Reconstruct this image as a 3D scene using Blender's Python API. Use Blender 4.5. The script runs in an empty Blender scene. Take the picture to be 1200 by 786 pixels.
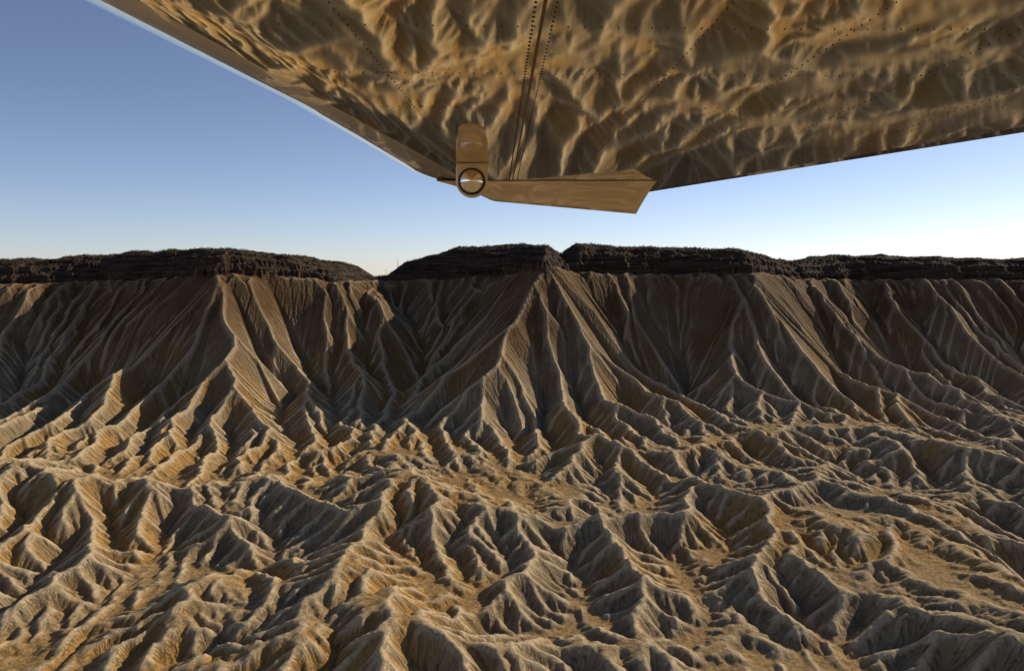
import bpy, math, time
import numpy as np
T0=time.time()
sc=bpy.context.scene
ZC=450.0
rng=np.random.default_rng(7)

# ---------------------------------------------------------------- noise
PERM=rng.permutation(4096); ANG=rng.random(4096)*2*np.pi
GX=np.cos(ANG).astype(np.float32); GY=np.sin(ANG).astype(np.float32)
def perlin(x,y,seed=0):
    xi=np.floor(x).astype(np.int64); yi=np.floor(y).astype(np.int64)
    xf=(x-xi).astype(np.float32); yf=(y-yi).astype(np.float32)
    def g(ix,iy,fx,fy):
        h=PERM[(PERM[(ix+seed*57)&4095]+iy*1+seed*131)&4095]
        return GX[h]*fx+GY[h]*fy
    u=xf*xf*xf*(xf*(xf*6-15)+10); v=yf*yf*yf*(yf*(yf*6-15)+10)
    a=g(xi,yi,xf,yf); b=g(xi+1,yi,xf-1,yf); c=g(xi,yi+1,xf,yf-1); d=g(xi+1,yi+1,xf-1,yf-1)
    return ((a+(b-a)*u)*(1-v)+(c+(d-c)*u)*v)*1.5
def fbm(x,y,scale,octv=4,seed=0,ridged=False,gain=0.5):
    t=0;a=1;s=0;f=1.0/scale
    for o in range(octv):
        n=perlin(x*f+o*17.3,y*f-o*9.1,seed+o)
        if ridged: n=1-2*np.abs(n)
        t=t+a*n; s+=a; a*=gain; f*=2.03
    return t/s

# ---------------------------------------------------------------- layout of the escarpment (x, distance, height relative to flight level)
RIM=np.array([(-2600,2600),(-2208,2600),(-1700,2600),(-1420,2720),(-1150,2620),(-890,2430),(-734,2560),(-563,2650),(-523,2930),(-446,2920),(-292,2880),(-50,2780),(103,2400),(190,2560),(500,2640),(758,2530),(975,2720),(1210,2850),(1486,2800),(1783,2800),(2378,2800),(2700,2800)],float)
RIMZ=[(-2600,50),(-1624,53),(-1330,78),(-1000,84),(-850,80),(-734,62),(-590,30),(-545,-6),(-470,-6),(-400,48),(-200,100),(40,108),(120,94),(165,62),(215,102),(500,92),(740,84),(900,60),(975,46),(1210,72),(1486,66),(1783,56),(2700,60)]
CLFZ=[(-2600,-30),(-1624,-30),(-1150,-10),(-890,4),(-700,-6),(-560,-20),(-500,-20),(-292,-16),(0,4),(103,28),(220,10),(500,6),(800,6),(1000,-12),(1486,-14),(2700,-16)]
S=[
 [(-890,2430,4),(-800,2250,-86),(-763,2127,-160),(-616,1933,-276),(-479,1771,-366),(-392,1700,-402)],
 [(-763,2127,-176),(-828,2026,-232),(-867,1877,-315),(-878,1723,-396)],
 [(-872,2281,-92),(-687,1962,-262),(-630,1771,-368)],
 [(-1359,2640,-55),(-1204,2100,-255),(-1182,1919,-355),(-1156,1800,-408)],
 [(-1181,2318,-150),(-1019,2133,-242),(-957,1919,-346)],
 [(-1800,2560,-30),(-1650,2150,-240),(-1500,1850,-390)],
 [(-1560,2600,-50),(-1450,2250,-195),(-1380,1980,-330)],
 [(-2100,2600,-30),(-2000,2200,-240),(-1950,1900,-390)],
 [(-734,2560,-12),(-595,2241,-185),(-500,2006,-308),(-420,1840,-398)],
 [(-293,2303,-262),(-346,2038,-378)],
 [(-120,2300,-238),(-190,2000,-338),(-230,1850,-388)],
 [(103,2400,22),(0,2231,-74),(-49,2084,-166),(-50,1896,-274),(-75,1764,-352),(-214,1680,-378),(-331,1560,-400)],
 [(103,2400,22),(202,2119,-160),(286,1925,-268),(351,1740,-372),(390,1660,-400)],
 [(103,2400,22),(109,2050,-203),(119,1868,-306),(74,1740,-380)],
 [(286,1925,-278),(228,1788,-354)],
 [(500,2610,-5),(411,2276,-180),(479,2099,-272),(520,1950,-342)],
 [(330,2600,-5),(300,2300,-165),(330,2150,-246),(420,1960,-338)],
 [(640,2590,-5),(560,2380,-115),(540,2200,-215)],
 [(780,2540,4),(621,2341,-112),(617,2151,-210),(695,2014,-272),(764,1870,-322),(714,1640,-396)],
 [(800,2530,4),(830,2330,-120),(860,2150,-225),(900,2010,-298)],
 [(695,2014,-282),(621,1800,-356),(560,1650,-398)],
 [(1030,2720,-20),(941,2462,-148),(1002,2303,-228),(1047,2145,-296),(955,1980,-308),(920,1800,-360),(870,1640,-402)],
 [(1047,2145,-304),(1120,1950,-348),(1150,1750,-388)],
 [(1200,2820,-15),(1130,2560,-130),(1160,2350,-240),(1210,2180,-318)],
 [(1370,2800,-20),(1237,2534,-150),(1267,2296,-278),(1356,2129,-358),(1380,1900,-396)],
 [(1660,2800,-20),(1508,2450,-203),(1535,2225,-322),(1600,1950,-392)],
 [(1950,2800,-30),(1850,2400,-220),(1750,2100,-360)],
 [(2250,2800,-30),(2150,2400,-220),(2050,2100,-360)],
]
FH=[
 [(0,1580,-396),(158,1650,-322),(238,1600,-350),(308,1450,-398)],
 [(158,1650,-326),(110,1530,-362),(60,1420,-398)],
 [(336,1440,-368),(395,1330,-374),(535,1400,-366),(602,1290,-372),(646,1170,-384),(688,1080,-400)],
 [(535,1400,-376),(600,1560,-384)],
 [(50,1190,-402),(134,1260,-380),(274,1290,-384),(336,1440,-372)],
 [(-170,1180,-415),(-224,1240,-388),(-311,1330,-382),(-413,1440,-378),(-520,1560,-392)],
 [(-380,1190,-415),(-431,1270,-388),(-520,1350,-398)],
 [(-731,1330,-400),(-829,1420,-380),(-930,1560,-384)],
 [(-41,940,-422),(0,1060,-398),(50,1190,-396)],
 [(150,960,-424),(177,1040,-398),(150,1150,-390),(134,1260,-384)],
 [(520,900,-428),(546,970,-404),(520,1080,-394),(560,1200,-384)],
 [(330,960,-426),(330,1080,-397),(380,1200,-386),(395,1330,-376)],
 [(-620,1020,-424),(-600,1140,-403),(-660,1270,-396)],
 [(-330,900,-430),(-300,1000,-408),(-330,1100,-406)],
 [(900,1250,-408),(880,1400,-384),(930,1560,-386)],
 [(860,1640,-382),(1000,1500,-376),(1150,1420,-388)],
]
def floorz(x,y):
    return np.interp(y,[400,900,1200,1500,2000,2600],[-462,-450,-439,-426,-402,-330])

def segdist(px,py,pts):
    for (a,b) in zip(pts[:-1],pts[1:]):
        ax,ay=a[0],a[1]; bx,by=b[0],b[1]
        vx,vy=bx-ax,by-ay; L2=vx*vx+vy*vy
        t=np.clip(((px-ax)*vx+(py-ay)*vy)/L2,0,1)
        d=np.hypot(px-ax-t*vx,py-ay-t*vy)
        yield d,t,a,b

XL,Y0,Y1=2016,450,3074
def grid(dx):
    xs=np.arange(-XL,XL+.1,dx); ys=np.arange(Y0,Y1+.1,dx)
    X,Y=np.meshgrid(xs,ys); return xs,ys,X,Y

def signed_rim(X,Y):
    d=np.full(X.shape,1e9)
    for dd,t,a,b in segdist(X,Y,[tuple(p) for p in RIM]): d=np.minimum(d,dd)
    yr=np.interp(X,RIM[:,0],RIM[:,1])
    return np.where(Y>yr,d,-d)

def initial(X,Y):
    wx=X+28*fbm(X,Y,230,3,11)+8*fbm(X,Y,50,2,15); wy=Y+28*fbm(X,Y,230,3,21)+8*fbm(X,Y,50,2,25)
    fl=floorz(X,Y)
    left=np.clip((100-X)/400,0,1)*np.clip((1450-Y)/300,0,1)
    env=(34-14*left)+14*np.clip((Y-850)/600,-.2,1)+36*np.clip(fbm(X,Y,380,2,41)*1.9,-1,1)
    h=fl+np.maximum(env,8)+(32-9*left)*fbm((wx+.25*wy)*1.35,wy*.45,145,4,45)
    sd=signed_rim(wx,wy)
    zc=np.interp(X,*zip(*CLFZ))+10*fbm(X,Y,110,3,47)
    D=np.maximum(-sd,0)
    esc=np.maximum(fl+(zc-2-fl)*np.exp(-(D/410.)**1.35), zc-2-.68*D-50*np.clip(D/400,0,1)**.7)
    # downslope flutes beginning at the foot of the cliff
    fx=wx+.12*wy
    flt=(1-2.4*np.abs(perlin(fx/62.,wy/420.,55)))+.5*(1-2.4*np.abs(perlin(fx/29.,wy/260.,56)))
    esc=esc+15*flt*np.clip(D/60,0,1)
    h=np.maximum(h,np.where(sd>0,zc-5-.25*sd,esc))
    for pts in S:
        for d,t,a,b in segdist(wx,wy,pts):
            h=np.maximum(h,a[2]+(b[2]-a[2])*t-.68*d)
    for pts in FH:
        for d,t,a,b in segdist(wx,wy,pts):
            h=np.maximum(h,a[2]+(b[2]-a[2])*t+12-.55*d)
    h=h+6*fbm(X,Y,36,3,51)*np.where(sd>0,0,1)
    return h,fl,sd

def up2(a,shape):
    n,m=a.shape
    o=np.empty((2*n-1,2*m-1),a.dtype)
    o[::2,::2]=a; o[1::2,::2]=(a[1:]+a[:-1])/2
    o[:,1::2]=(o[:,:-2:2]+o[:,2::2])/2
    return o[:shape[0],:shape[1]]

def erode(h,A,dx,iters,K,Sc,fl,A0,arep=1):
    n,m=h.shape; N=n*m
    offs=[(-1,0),(1,0),(0,-1),(0,1),(-1,-1),(-1,1),(1,-1),(1,1)]
    idx=np.arange(N,dtype=np.int32).reshape(n,m)
    h=h.astype(np.float32); fl=fl.astype(np.float32)
    for it in range(iters):
        if it%8==0:
            up=np.clip((h+330)/290,0,1).astype(np.float32)
            Km=K*(1.9-1.35*up); Scm=Sc*(1+.16*up)
        hp=np.pad(h,1,constant_values=1e6)
        bs=np.full((n,m),-1e6,np.float32); ro=np.zeros((n,m),np.int32); dist=np.full((n,m),dx,np.float32); hr=h.copy()
        for k,(di,dj) in enumerate(offs):
            hn=hp[1+di:1+di+n,1+dj:1+dj+m]; dd=dx*(1.4142 if k>3 else 1.0)
            s=(h-hn)/np.float32(dd); w=s>bs
            np.copyto(bs,s,where=w); np.copyto(hr,hn,where=w); np.copyto(ro,np.int32(di*m+dj),where=w); np.copyto(dist,np.float32(dd),where=w)
        pit=bs<=0
        rec=(idx+ro)
        flow=(~pit); flow[0,:]=False
        rf=rec[flow]
        for _ in range(arep):
            A=dx*dx+np.bincount(rf,weights=A[flow],minlength=N).reshape(n,m)
        c=(Km*np.sqrt(np.maximum(A-A0,0))/dist).astype(np.float32)
        hn=(h+c*hr)/(1+c)
        hn=np.minimum(hn,hr+Scm*dist)
        hn=np.where(pit,hr+0.03,hn)
        hn=np.maximum(hn,np.minimum(h,fl))
        hn[0,:]=h[0,:]
        h=hn.astype(np.float32)
    return h,A

DX=2.0
xs,ys,X,Y=grid(4*DX)
h,fl,sd=initial(X,Y)
h[0,:]=fl[0,:]
A=np.full(h.shape,64.)
h,A=erode(h,A,4*DX,280,2.0e-3,0.80,fl,280,2)
xs,ys,X,Y=grid(2*DX)
h=up2(h,X.shape)+1.4*fbm(X,Y,12,2,61); A=up2(A,X.shape); fl=floorz(X,Y)
h,A=erode(h,A,2*DX,80,2.0e-3,0.94,fl,45,2)
xs,ys,X,Y=grid(DX)
h=up2(h,X.shape)+0.6*fbm(X,Y,6,2,71); A=up2(A,X.shape); fl=floorz(X,Y)
h,A=erode(h,A,DX,28,2.3e-3,1.25,fl,8,1)
print('L3',time.time()-T0)

# cap rock: two cliff tiers and the plateau behind
wx=X+28*fbm(X,Y,230,3,11)+8*fbm(X,Y,50,2,15); wy=Y+28*fbm(X,Y,230,3,21)+8*fbm(X,Y,50,2,25)
sd=signed_rim(wx,wy)
sdn=sd+20*fbm(X,Y,70,4,81)+7*fbm(X,Y,16,2,85,ridged=True)
zb=np.interp(X,*zip(*CLFZ))-6+10*fbm(X,Y,110,3,47); zr=np.interp(X,*zip(*RIMZ))+14*fbm(X,Y,110,4,91)
va=fbm(X,Y,120,2,88); vb=fbm(X,Y,60,3,89)
P=np.interp(sdn+10*va,[0,9,24,32,58,68,90,130],[0,.34,.46,.66,.78,.90,.96,1.0])
P=P+.09*vb*np.clip(sdn/10,0,1)*np.clip((90-sdn)/40,0,1)
cap=zb+(zr-zb)*P
back=np.maximum(sd-160,0)
cap=cap-0.10*back+5*fbm(X,Y,160,3,95)*np.clip(back/100,0,1)+2.6*fbm(X,Y,12,3,97)
h=np.where(sdn>0,np.maximum(cap,np.minimum(h,zb)),h)
rock=np.clip((sdn+10+18*fbm(X,Y,20,3,99))/10,0,1)
print('cap',time.time()-T0)

# attributes
flow=np.clip((np.log10(np.maximum(A,1))-1.6)/3.0,0,1)
def blur(a,r):
    for ax in (0,1):
        c=np.cumsum(np.pad(a,[(r+1,r) if i==ax else (0,0) for i in (0,1)],mode='edge'),axis=ax,dtype=np.float64)
        a=(np.take(c,range(2*r+1,c.shape[ax]),axis=ax)-np.take(c,range(0,c.shape[ax]-2*r-1),axis=ax))/(2*r+1)
    return a
hb=blur(blur(h,5),5)
curv=np.clip((h-hb)/6.0,-1,1)*0.5+0.5
bign=fbm(X,Y,260,5,131)*.5+.5-.05*np.clip(X/900,-1,1); midn=fbm(X,Y,48,4,141)*.5+.5
hs=blur(h,2); gy_,gx_=np.gradient(hs,DX)
aspect=np.arctan2(gy_,gx_); aspect=np.round(aspect/(np.pi/10))*(np.pi/10)
rill=-X*np.sin(aspect)+Y*np.cos(aspect)         # distance measured across the slope
steep=np.clip(np.hypot(gx_,gy_)/.5-.4,0,1)
d1=(np.abs(np.diff(aspect,axis=0,append=aspect[-1:]))<1e-3)&(np.abs(np.diff(aspect,axis=1,append=aspect[:,-1:]))<1e-3)
steep*=blur(d1.astype(float),1)**1.5
del hs,gy_,gx_,aspect,d1

def ext(c,lo,hi):
    g=[12,40,120,350,900,2200,5000,11000,24000,45000]
    return np.concatenate([[lo-k for k in g[::-1]],c,[hi+k for k in g]])
XX=ext(xs,xs[0],xs[-1]); YY=ext(ys,ys[0],ys[-1]); p=10
def padf(a): return np.pad(a,p,mode='edge')
H=padf(h); nr,nc=H.shape
yb=np.clip((YY-Y1)/1500,0,1)[:,None]; 
H=H*(1-yb)+(-130)*yb
fl2=np.clip((450-YY)/3000,0,1)[:,None]; H=H*(1-fl2)+(-470)*fl2
gx,gy=np.meshgrid(XX,YY)
co=np.stack([gx,gy,H+ZC],-1).astype(np.float32).reshape(-1,3)
i=np.arange(nr*nc).reshape(nr,nc)
q=np.stack([i[:-1,:-1],i[:-1,1:],i[1:,1:],i[1:,:-1]],-1).reshape(-1).astype(np.int32)
nf=q.size//4
me=bpy.data.meshes.new('desert_terrain')
me.vertices.add(nr*nc); me.vertices.foreach_set('co',co.reshape(-1))
me.loops.add(q.size); me.loops.foreach_set('vertex_index',q)
me.polygons.add(nf); me.polygons.foreach_set('loop_start',np.arange(0,q.size,4,dtype=np.int32))
me.polygons.foreach_set('use_smooth',np.ones(nf,bool))
me.update(calc_edges=True)
for nme,arr in (('flow',flow),('curv',curv),('rock',rock),('bign',bign),('midn',midn),('rill',rill),('steep',steep)):
    at=me.attributes.new(nme,'FLOAT','POINT'); at.data.foreach_set('value',padf(arr).astype(np.float32).reshape(-1))
terr=bpy.data.objects.new('desert_terrain',me); sc.collection.objects.link(terr)
print('mesh',time.time()-T0)

# ---------------------------------------------------------------- material helpers
class NT:
    def __init__(s,name):
        s.m=bpy.data.materials.new(name); s.m.use_nodes=True; s.t=s.m.node_tree; s.n=s.t.nodes; s.l=s.t.links
        s.b=s.n['Principled BSDF']
    def a(s,typ,**kw):
        nd=s.n.new(typ)
        for k,v in kw.items(): setattr(nd,k,v)
        return nd
    def set(s,sock,v):
        if isinstance(v,bpy.types.NodeSocket): s.l.new(v,sock)
        else: sock.default_value=v
    def math(s,op,a,b=0.0,clamp=False):
        nd=s.a('ShaderNodeMath',operation=op,use_clamp=clamp); s.set(nd.inputs[0],a); s.set(nd.inputs[1],b); return nd.outputs[0]
    def mix(s,f,a,b,mode='MIX'):
        nd=s.a('ShaderNodeMix',data_type='RGBA',blend_type=mode); s.set(nd.inputs[0],f)
        s.set(nd.inputs[6],a if isinstance(a,bpy.types.NodeSocket) else (*a,1)); s.set(nd.inputs[7],b if isinstance(b,bpy.types.NodeSocket) else (*b,1)); return nd.outputs[2]
    def noise(s,scale,det=4,vec=None,rough=.55):
        nd=s.a('ShaderNodeTexNoise'); nd.inputs['Scale'].default_value=scale; nd.inputs['Detail'].default_value=det; nd.inputs['Roughness'].default_value=rough
        if vec is not None: s.l.new(vec,nd.inputs['Vector'])
        return nd.outputs[0]
    def ramp(s,v,lo,hi,a=0.,b=1.):
        nd=s.a('ShaderNodeMapRange'); s.set(nd.inputs[0],v)
        for k,x in zip((1,2,3,4),(lo,hi,a,b)): nd.inputs[k].default_value=x
        return nd.outputs[0]
    def attr(s,n): return s.a('ShaderNodeAttribute',attribute_name=n).outputs['Fac']

M=NT('badland_shale')
pos=M.a('ShaderNodeNewGeometry'); P_=pos.outputs['Position']
sn=M.a('ShaderNodeSeparateXYZ'); M.l.new(pos.outputs['Normal'],sn.inputs[0]); nz=sn.outputs[2]
sp=M.a('ShaderNodeSeparateXYZ'); M.l.new(P_,sp.inputs[0]); pz=sp.outputs[2]
big=M.attr('bign'); mid=M.attr('midn'); fine=M.noise(0.22,4,P_,.68); grit=M.noise(0.9,2,P_,.7)
ra=M.a('ShaderNodeCombineXYZ'); M.set(ra.inputs[0],M.math('MULTIPLY',M.attr('rill'),.26)); M.set(ra.inputs[1],M.math('MULTIPLY',pz,.035))
rl=M.noise(1.0,3,ra.outputs[0],.6); stp=M.attr('steep')
shale=M.mix(M.ramp(mid,.3,.7),(0.225,0.158,0.088),(0.42,0.305,0.170))
shale=M.mix(M.ramp(big,.44,.60,0,.92),shale,(0.42,0.228,0.062))
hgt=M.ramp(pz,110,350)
shale=M.mix(M.math('MULTIPLY',hgt,.85),shale,(0.128,0.070,0.028))  # upper slopes darkened: brown debris tone plus cliff shade painted into the colour
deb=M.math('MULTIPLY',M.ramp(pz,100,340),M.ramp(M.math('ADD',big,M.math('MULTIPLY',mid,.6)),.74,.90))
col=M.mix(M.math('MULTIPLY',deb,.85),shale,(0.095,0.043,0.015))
flat=M.ramp(nz,.88,.975)
fcol=M.mix(M.ramp(fine,.4,.62),(0.46,0.28,0.105),(0.19,0.115,0.045))
col=M.mix(M.math('MULTIPLY',flat,.85),col,fcol)
fw=M.attr('flow'); cv=M.attr('curv'); rk=M.attr('rock')
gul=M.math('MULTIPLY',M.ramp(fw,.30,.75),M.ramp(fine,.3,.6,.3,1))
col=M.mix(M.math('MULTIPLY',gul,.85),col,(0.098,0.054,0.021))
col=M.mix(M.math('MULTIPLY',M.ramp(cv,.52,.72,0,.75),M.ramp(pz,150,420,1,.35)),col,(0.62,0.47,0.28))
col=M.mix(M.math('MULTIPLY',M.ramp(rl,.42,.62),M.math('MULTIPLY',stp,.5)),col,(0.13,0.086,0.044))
sb=M.math('MULTIPLY',M.ramp(grit,.58,.66),M.ramp(mid,.35,.6))
col=M.mix(M.math('MULTIPLY',sb,.6),col,(0.05,0.04,0.018))
col=M.mix(M.ramp(fine,.3,.7,0,.30),col,(0.12,0.078,0.04))
cz=M.a('ShaderNodeCombineXYZ'); M.set(cz.inputs[2],M.math('MULTIPLY',pz,.12)); M.set(cz.inputs[0],M.math('MULTIPLY',sp.outputs[0],.008)); M.set(cz.inputs[1],M.math('MULTIPLY',sp.outputs[1],.008))
st=M.noise(1.0,4,cz.outputs[0],.7)
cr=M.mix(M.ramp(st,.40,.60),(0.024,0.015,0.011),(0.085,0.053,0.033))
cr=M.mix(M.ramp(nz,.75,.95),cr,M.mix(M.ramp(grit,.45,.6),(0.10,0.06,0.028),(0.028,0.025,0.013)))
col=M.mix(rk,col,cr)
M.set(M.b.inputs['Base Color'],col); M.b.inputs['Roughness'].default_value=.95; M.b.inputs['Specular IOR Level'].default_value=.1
bp=M.a('ShaderNodeBump'); bp.inputs['Strength'].default_value=1.0; bp.inputs['Distance'].default_value=1.8
hh=M.math('ADD',fine,M.math('MULTIPLY',grit,.5))
hh=M.math('ADD',hh,M.math('MULTIPLY',M.math('MULTIPLY',rl,stp),-3.4))
M.set(bp.inputs['Height'],hh)
M.l.new(bp.outputs[0],M.b.inputs['Normal'])
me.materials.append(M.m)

# ---------------------------------------------------------------- wing
def mat(name,base,rough=.4,metal=0.,coat=0.):
    m=NT(name); m.b.inputs['Base Color'].default_value=(*base,1); m.b.inputs['Roughness'].default_value=rough; m.b.inputs['Metallic'].default_value=metal
    m.b.inputs['Coat Weight'].default_value=coat
    return m
def skin(name,base,r0,r1,met=1.0,bd=.011):
    UN=mat(name,base,.05,met)
    g=UN.a('ShaderNodeNewGeometry').outputs['Position']
    mp=UN.a('ShaderNodeMapping'); mp.inputs['Scale'].default_value=(1,.40,1); UN.l.new(g,mp.inputs[0])
    w1=UN.noise(1.2,1,mp.outputs[0],.3); w2=UN.noise(5,1,mp.outputs[0],.3)
    bb=UN.a('ShaderNodeBump'); bb.inputs['Strength'].default_value=1; bb.inputs['Distance'].default_value=bd
    UN.set(bb.inputs['Height'],UN.math('ADD',w1,UN.math('MULTIPLY',w2,.05))); UN.l.new(bb.outputs[0],UN.b.inputs['Normal'])
    UN.set(UN.b.inputs['Roughness'],UN.ramp(UN.noise(5,5,g),.4,.7,r0,r1))
    return UN
UN=skin('polished_wing_skin',(1.0,0.88,0.62),.03,.06,.88,.009)
WH=skin('white_leading_edge',(0.95,0.95,0.95),.18,.24,.0,.004)
WH.b.inputs['Coat Weight'].default_value=1.0
CR=mat('cream_tip_paint',(0.78,0.65,0.46),.3,0,.5)
DK=mat('dark_rivet',(0.05,0.035,0.02),.5,.3)
SM=mat('seam_sealant',(0.16,0.11,0.06),.5,.2)
CH=mat('chrome',(0.97,0.97,0.97),.03,1.0)

wing=bpy.data.objects.new('aircraft_wing',None); sc.collection.objects.link(wing); wing.location=(0,0,ZC)
def mk(name,verts,faces,mats,fm=None,smooth=True):
    m=bpy.data.meshes.new(name); m.from_pydata(verts,[],faces); 
    for x in mats: m.materials.append(x.m)
    if fm: m.polygons.foreach_set('material_index',fm)
    m.polygons.foreach_set('use_smooth',[smooth]*len(m.polygons)); m.update()
    o=bpy.data.objects.new(name,m); sc.collection.objects.link(o); o.parent=wing; return o
HB=0.5; NR=.48; TK=.18
def LE(d):
    b=-.99+(d-1.67)*.165
    if d>4.2: b+= .30*(1-math.sqrt(max(0,1-((d-4.2)/.66)**2)))
    return b
def TE(d): return min(1.85,.825+(4.86-d)*.478)
ds=list(np.linspace(.3,4.1,39))+list(np.linspace(4.15,4.86,16))
NB=29
xi=NR*(1-np.cos(np.linspace(0,np.pi/2,NB)))
KW=int(np.searchsorted(xi,.30))
V=[];F=[];FM=[]
nb=NB+17
for d in ds:
    le,te=LE(d),TE(d); ch=te-le; tk=TK*(1-max(0,(d-2.6))/2.26*.72)
    bot=[]
    for k in range(NB):
        e=xi[k]; bot.append((le+e,HB+tk*(1-math.sqrt(max(0,1-(1-e/NR)**2)))))
    for k in range(1,18):
        f=k/17; bot.append((le+NR+(ch-NR)*f,HB))
    top=[]
    for k in range(1,nb-1):
        f=1-k/(nb-1); f=f**1.3
        yt=5*.10*ch*(.2969*math.sqrt(f)-.126*f-.3516*f*f+.2843*f**3-.1036*f**4)*(tk/TK)
        top.append((le+ch*f,HB+.012+tk*(1-f)+yt))
    top=[(te,HB+.012)]+top
    for x,z in bot+top: V.append((x,d,z))
R=len(V)//len(ds)
for s in range(len(ds)-1):
    for k in range(R):
        k2=(k+1)%R
        F.append((s*R+k,s*R+k2,(s+1)*R+k2,(s+1)*R+k)); FM.append(1 if (k<KW or k>=nb) else 0)
F.append(tuple(range(R))); FM.append(1)
F.append(tuple((len(ds)-1)*R+k for k in range(R))[::-1]); FM.append(1)
mk('wing_skin',V,F,[UN,WH],FM)
# tip fairing, curling down
V=[];F=[];nx_,nd_=30,10
for j in range(nd_):
    t=j/(nd_-1)
    for k in range(nx_):
        s=k/(nx_-1)
        x0=-.40+(1.17)*s; x1=-.2+(.95)*s
        x=x0+(x1-x0)*t; d=4.26+.60*t
        dr=(.045+.085*s)*(1-(1-min(1,s*9))**2)
        V.append((x,d,HB-.003-dr*(t**1.25)))
n0=len(V)
for (x,d,z) in V[:n0]: V.append((x,d+.012,z+.02+.0))
for j in range(nd_-1):
    for k in range(nx_-1):
        a=j*nx_+k; F.append((a,a+1,a+nx_+1,a+nx_)); F.append((a+n0,a+nx_+n0,a+nx_+1+n0,a+1+n0))
for k in range(nx_-1):
    a=(nd_-1)*nx_+k; F.append((a,a+1,a+1+n0,a+n0))
for j in range(nd_-1):
    a=j*nx_+nx_-1; F.append((a,a+nx_,a+nx_+n0,a+n0)); a=j*nx_; F.append((a,a+n0,a+nx_+n0,a+nx_))
mk('tip_fairing',V,F,[CR])
# rivets
V=[];F=[]
def rivet(x,d,r=.0032,hh=.0018,seg=8):
    b=len(V)
    for k in range(seg):
        a=2*math.pi*k/seg; V.append((x+r*math.cos(a),d+r*math.sin(a),HB))
    for k in range(seg):
        a=2*math.pi*k/seg; V.append((x+r*.6*math.cos(a),d+r*.6*math.sin(a),HB-hh))
    for k in range(seg):
        k2=(k+1)%seg; F.append((b+k,b+k+seg,b+k2+seg,b+k2))
    F.append(tuple(b+seg+k for k in range(seg)))
sx=lambda d:.062-(d-1.46)*.021
for d in np.arange(1.0,4.24,.028):
    rivet(sx(d)-.018,d,.0034); 
    rivet(sx(d)+.022,d,.0024)
for x in (.36,.66,1.0,1.34):
    for d in np.arange(1.0,4.2,.034):
        if x<TE(d)-.08: rivet(x+(d-3)*-.03,d,.0018)
for x in (-.26,):
    for d in np.arange(1.0,4.1,.034): rivet(x+(d-3)*.05,d,.0018)
for d in (1.25,1.62,2.0,2.4,2.8,3.2,3.6,3.95,4.2):
    for x in np.arange(LE(d)+.5,TE(d)-.06,.034): rivet(x,d+.02*math.sin(x*2),.0018)
mk('rivets',V,F,[DK])
def boxm(name,x0,x1,d0,d1,z0,z1,m_,skew=0):
    vs=[(x0,d0,z0),(x1,d0,z0),(x1+skew,d1,z0),(x0+skew,d1,z0),(x0,d0,z1),(x1,d0,z1),(x1+skew,d1,z1),(x0+skew,d1,z1)]
    return mk(name,vs,[(0,1,2,3),(4,7,6,5),(0,4,5,1),(1,5,6,2),(2,6,7,3),(3,7,4,0)],[m_],smooth=False)
boxm('skin_lap_seam',sx(1)-.004,sx(1)+.003,1.0,4.25,HB-.0015,HB+.002,SM,skew=sx(4.25)-sx(1))
# mounting plate + bracket with chrome tie-down boss
cx,cd=-.178,3.57
PV=[];out=[(-.178-.070,3.575),(-.178+.070,3.575)]+[(-.140+.047*math.cos(a),2.80-.12*math.sin(a)) for a in np.linspace(0,math.pi,17)]
n=len(out); PV=[(x,y,HB-.004) for x,y in out]+[(x,y,HB+.001) for x,y in out]
PF=[tuple(range(n)),tuple(range(n,2*n))[::-1]]+[(k,k+n,(k+1)%n+n,(k+1)%n) for k in range(n)]
CP=mat('plate_paint',(0.60,0.47,0.29),.35,0,.3)
mk('mounting_plate',PV,PF,[CP],smooth=False)
V=[];F=[]; w=.07
out=[(-w,0.0)]+[(-w*math.cos(a),-.083-w*math.sin(a)) for a in np.linspace(0,math.pi,19)]+[(w,0.0)]
n=len(out)
for dd in (-.018,.018):
    for (x,z) in out: V.append((cx+x,cd+dd,HB+z-.005))
F.append(tuple(range(n))); F.append(tuple(range(n,2*n))[::-1])
for k in range(n): k2=(k+1)%n; F.append((k,k+n,k2+n,k2))
br=mk('tie_down_bracket',V,F,[CR],smooth=False)
bm=br.modifiers.new('b','BEVEL'); bm.width=.006; bm.segments=3
def lathe(name,prof,c,m_,sg=40):
    V=[];F=[]
    for (r,y) in prof:
        for k in range(sg):
            a=2*math.pi*k/sg; V.append((c[0]+r*math.cos(a),c[1]+y,c[2]+r*math.sin(a)))
    for j in range(len(prof)-1):
        for k in range(sg):
            k2=(k+1)%sg; F.append((j*sg+k,j*sg+k2,(j+1)*sg+k2,(j+1)*sg+k))
    return mk(name,V,F,[m_])
cc=(cx,cd-.018,HB-.088)
lathe('boss_ring',[(.060,.0),(.060,-.005),(.057,-.007),(.054,-.005),(.054,.0)],cc,DK)
lathe('boss_dome',[(.053,.0)]+[(.052*math.cos(a),-.052*math.sin(a)-.001) for a in np.linspace(0,math.pi/2-.01,18)],cc,CH)

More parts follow.
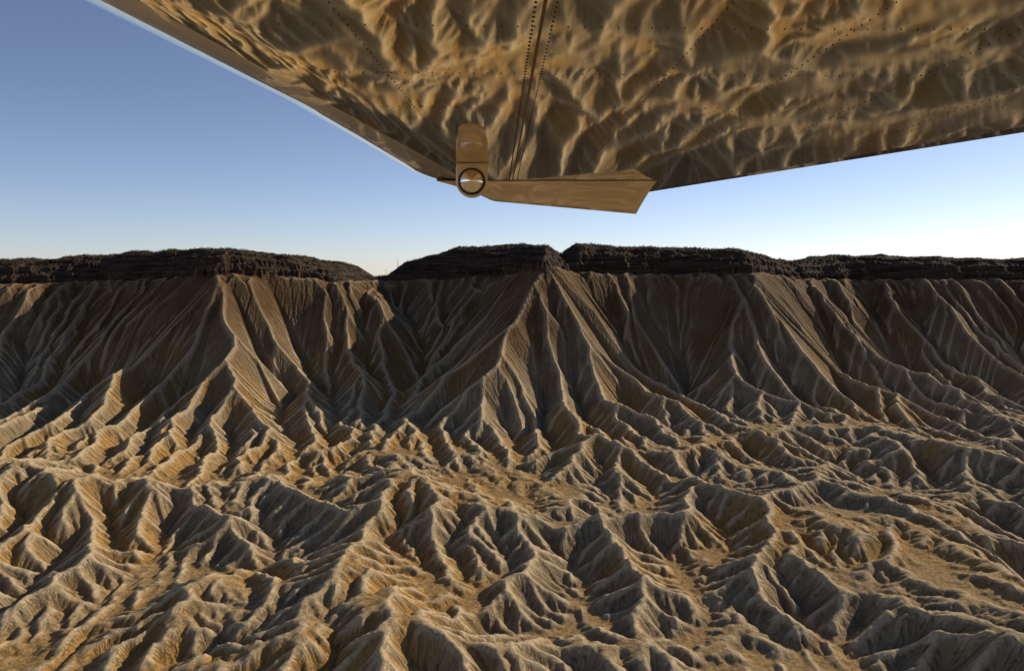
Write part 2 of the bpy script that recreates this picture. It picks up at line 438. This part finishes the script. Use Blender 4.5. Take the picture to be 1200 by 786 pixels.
# ---------------------------------------------------------------- trees on the plateau
def hsample(x,y):
    j=np.clip(((x-xs[0])/DX).astype(int),0,len(xs)-1); k=np.clip(((y-ys[0])/DX).astype(int),0,len(ys)-1)
    return h[k,j],sd[k,j]
n=60000
tx=rng.uniform(-1980,1980,n); ty=rng.uniform(2400,3050,n); tz,ts=hsample(tx,ty)
den=fbm(tx,ty,90,3,120)
k=(ts>40)&(ts<260)&(den>-.15); tx,ty,tz=tx[k][:9000],ty[k][:9000],tz[k][:9000]
n=len(tx)
nb_=14
a=rng.normal(size=(n,nb_,3)); a/=np.linalg.norm(a,axis=2,keepdims=True)
R_=rng.uniform(1.2,3.2,n)
c=a*rng.uniform(.4,1,(n,nb_,1))*R_[:,None,None]*np.array([1,1,1.15]); c[:,:,2]+=R_[:,None]*1.1
c+=np.stack([tx,ty,tz+ZC],-1)[:,None,:]
tri=rng.normal(size=(n,nb_,3,3))*.75
pv=(c[:,:,None,:]+tri).reshape(-1,3)
m=bpy.data.meshes.new('pinyon_trees'); nt=len(pv)//3
m.vertices.add(len(pv)); m.vertices.foreach_set('co',pv.astype(np.float32).reshape(-1))
m.loops.add(len(pv)); m.loops.foreach_set('vertex_index',np.arange(len(pv),dtype=np.int32))
m.polygons.add(nt); m.polygons.foreach_set('loop_start',np.arange(0,len(pv),3,dtype=np.int32)); m.update(calc_edges=True)
G=mat('pinyon_foliage',(0.045,0.05,0.025),.9); m.materials.append(G.m)
sc.collection.objects.link(bpy.data.objects.new('pinyon_trees',m))

def mast(x,y,ht):
    z,_=hsample(np.array([x]),np.array([y])); z=float(z[0])+ZC
    V=[];F=[]
    for (zz,r) in ((0,.9),(ht,.45)):
        for k in range(3):
            a=k*2.094; V.append((r*math.cos(a),r*math.sin(a),zz))
    F=[(0,1,4,3),(1,2,5,4),(2,0,3,5),(3,4,5)]
    for q_ in range(6):
        zz=ht*(.3+.11*q_); b=len(V)
        V+= [(-1.3,-.1,zz),(1.3,-.1,zz),(1.3,.1,zz+.5),(-1.3,.1,zz+.5)]; F.append((b,b+1,b+2,b+3))
    mm=bpy.data.meshes.new('radio_mast'); mm.from_pydata(V,[],F); mm.materials.append(DK.m)
    o=bpy.data.objects.new('radio_mast',mm); o.location=(x,y,z-1); sc.collection.objects.link(o)
mast(-470,3000,30); mast(-425,2990,38)

# ---------------------------------------------------------------- light
az=math.radians(34); el=math.radians(26.5)   # sun: to the right and behind the escarpment
tosun=np.array([math.cos(el)*math.cos(az),math.cos(el)*math.sin(az),math.sin(el)])
from mathutils import Vector
L=bpy.data.lights.new('sun','SUN'); L.energy=5.0; L.angle=math.radians(.5); L.color=(1,.91,.74)
lo=bpy.data.objects.new('sun',L); sc.collection.objects.link(lo); lo.rotation_euler=Vector(tosun).to_track_quat('Z','Y').to_euler()
w=bpy.data.worlds.new('World'); sc.world=w; w.use_nodes=True
nt=w.node_tree; bg=nt.nodes['Background']; sky=nt.nodes.new('ShaderNodeTexSky'); sky.sky_type='NISHITA'; sky.sun_disc=False
sky.sun_elevation=el; sky.sun_rotation=math.radians(90)-az; sky.altitude=1500; sky.air_density=1.0; sky.dust_density=.6; sky.ozone_density=2.0
tc=nt.nodes.new('ShaderNodeTexCoord'); sz=nt.nodes.new('ShaderNodeSeparateXYZ'); nt.links.new(tc.outputs['Generated'],sz.inputs[0])
mr=nt.nodes.new('ShaderNodeMapRange'); mr.interpolation_type='SMOOTHSTEP'; mr.inputs[1].default_value=-.03; mr.inputs[2].default_value=.24; nt.links.new(sz.outputs[2],mr.inputs[0])
tm=nt.nodes.new('ShaderNodeMix'); tm.data_type='RGBA'; nt.links.new(mr.outputs[0],tm.inputs[0]); tm.inputs[6].default_value=(1.22,1.20,1.46,1); tm.inputs[7].default_value=(1.14,1.02,1.08,1)
mx=nt.nodes.new('ShaderNodeMix'); mx.data_type='RGBA'; mx.blend_type='MULTIPLY'; mx.inputs[0].default_value=1; nt.links.new(tm.outputs[2],mx.inputs[7])
nt.links.new(sky.outputs[0],mx.inputs[6]); nt.links.new(mx.outputs[2],bg.inputs[0]); bg.inputs[1].default_value=.09

cam=bpy.data.cameras.new('camera'); cam.sensor_width=36; cam.lens=28.26; cam.shift_y=-71/1200; cam.clip_start=.05; cam.clip_end=120000
co_=bpy.data.objects.new('camera',cam); sc.collection.objects.link(co_); co_.location=(0,0,ZC); co_.rotation_euler=(math.radians(90),0,0)
sc.camera=co_
sc.view_settings.view_transform='Standard'; sc.view_settings.look='None'; sc.view_settings.exposure=0
print('done',time.time()-T0)
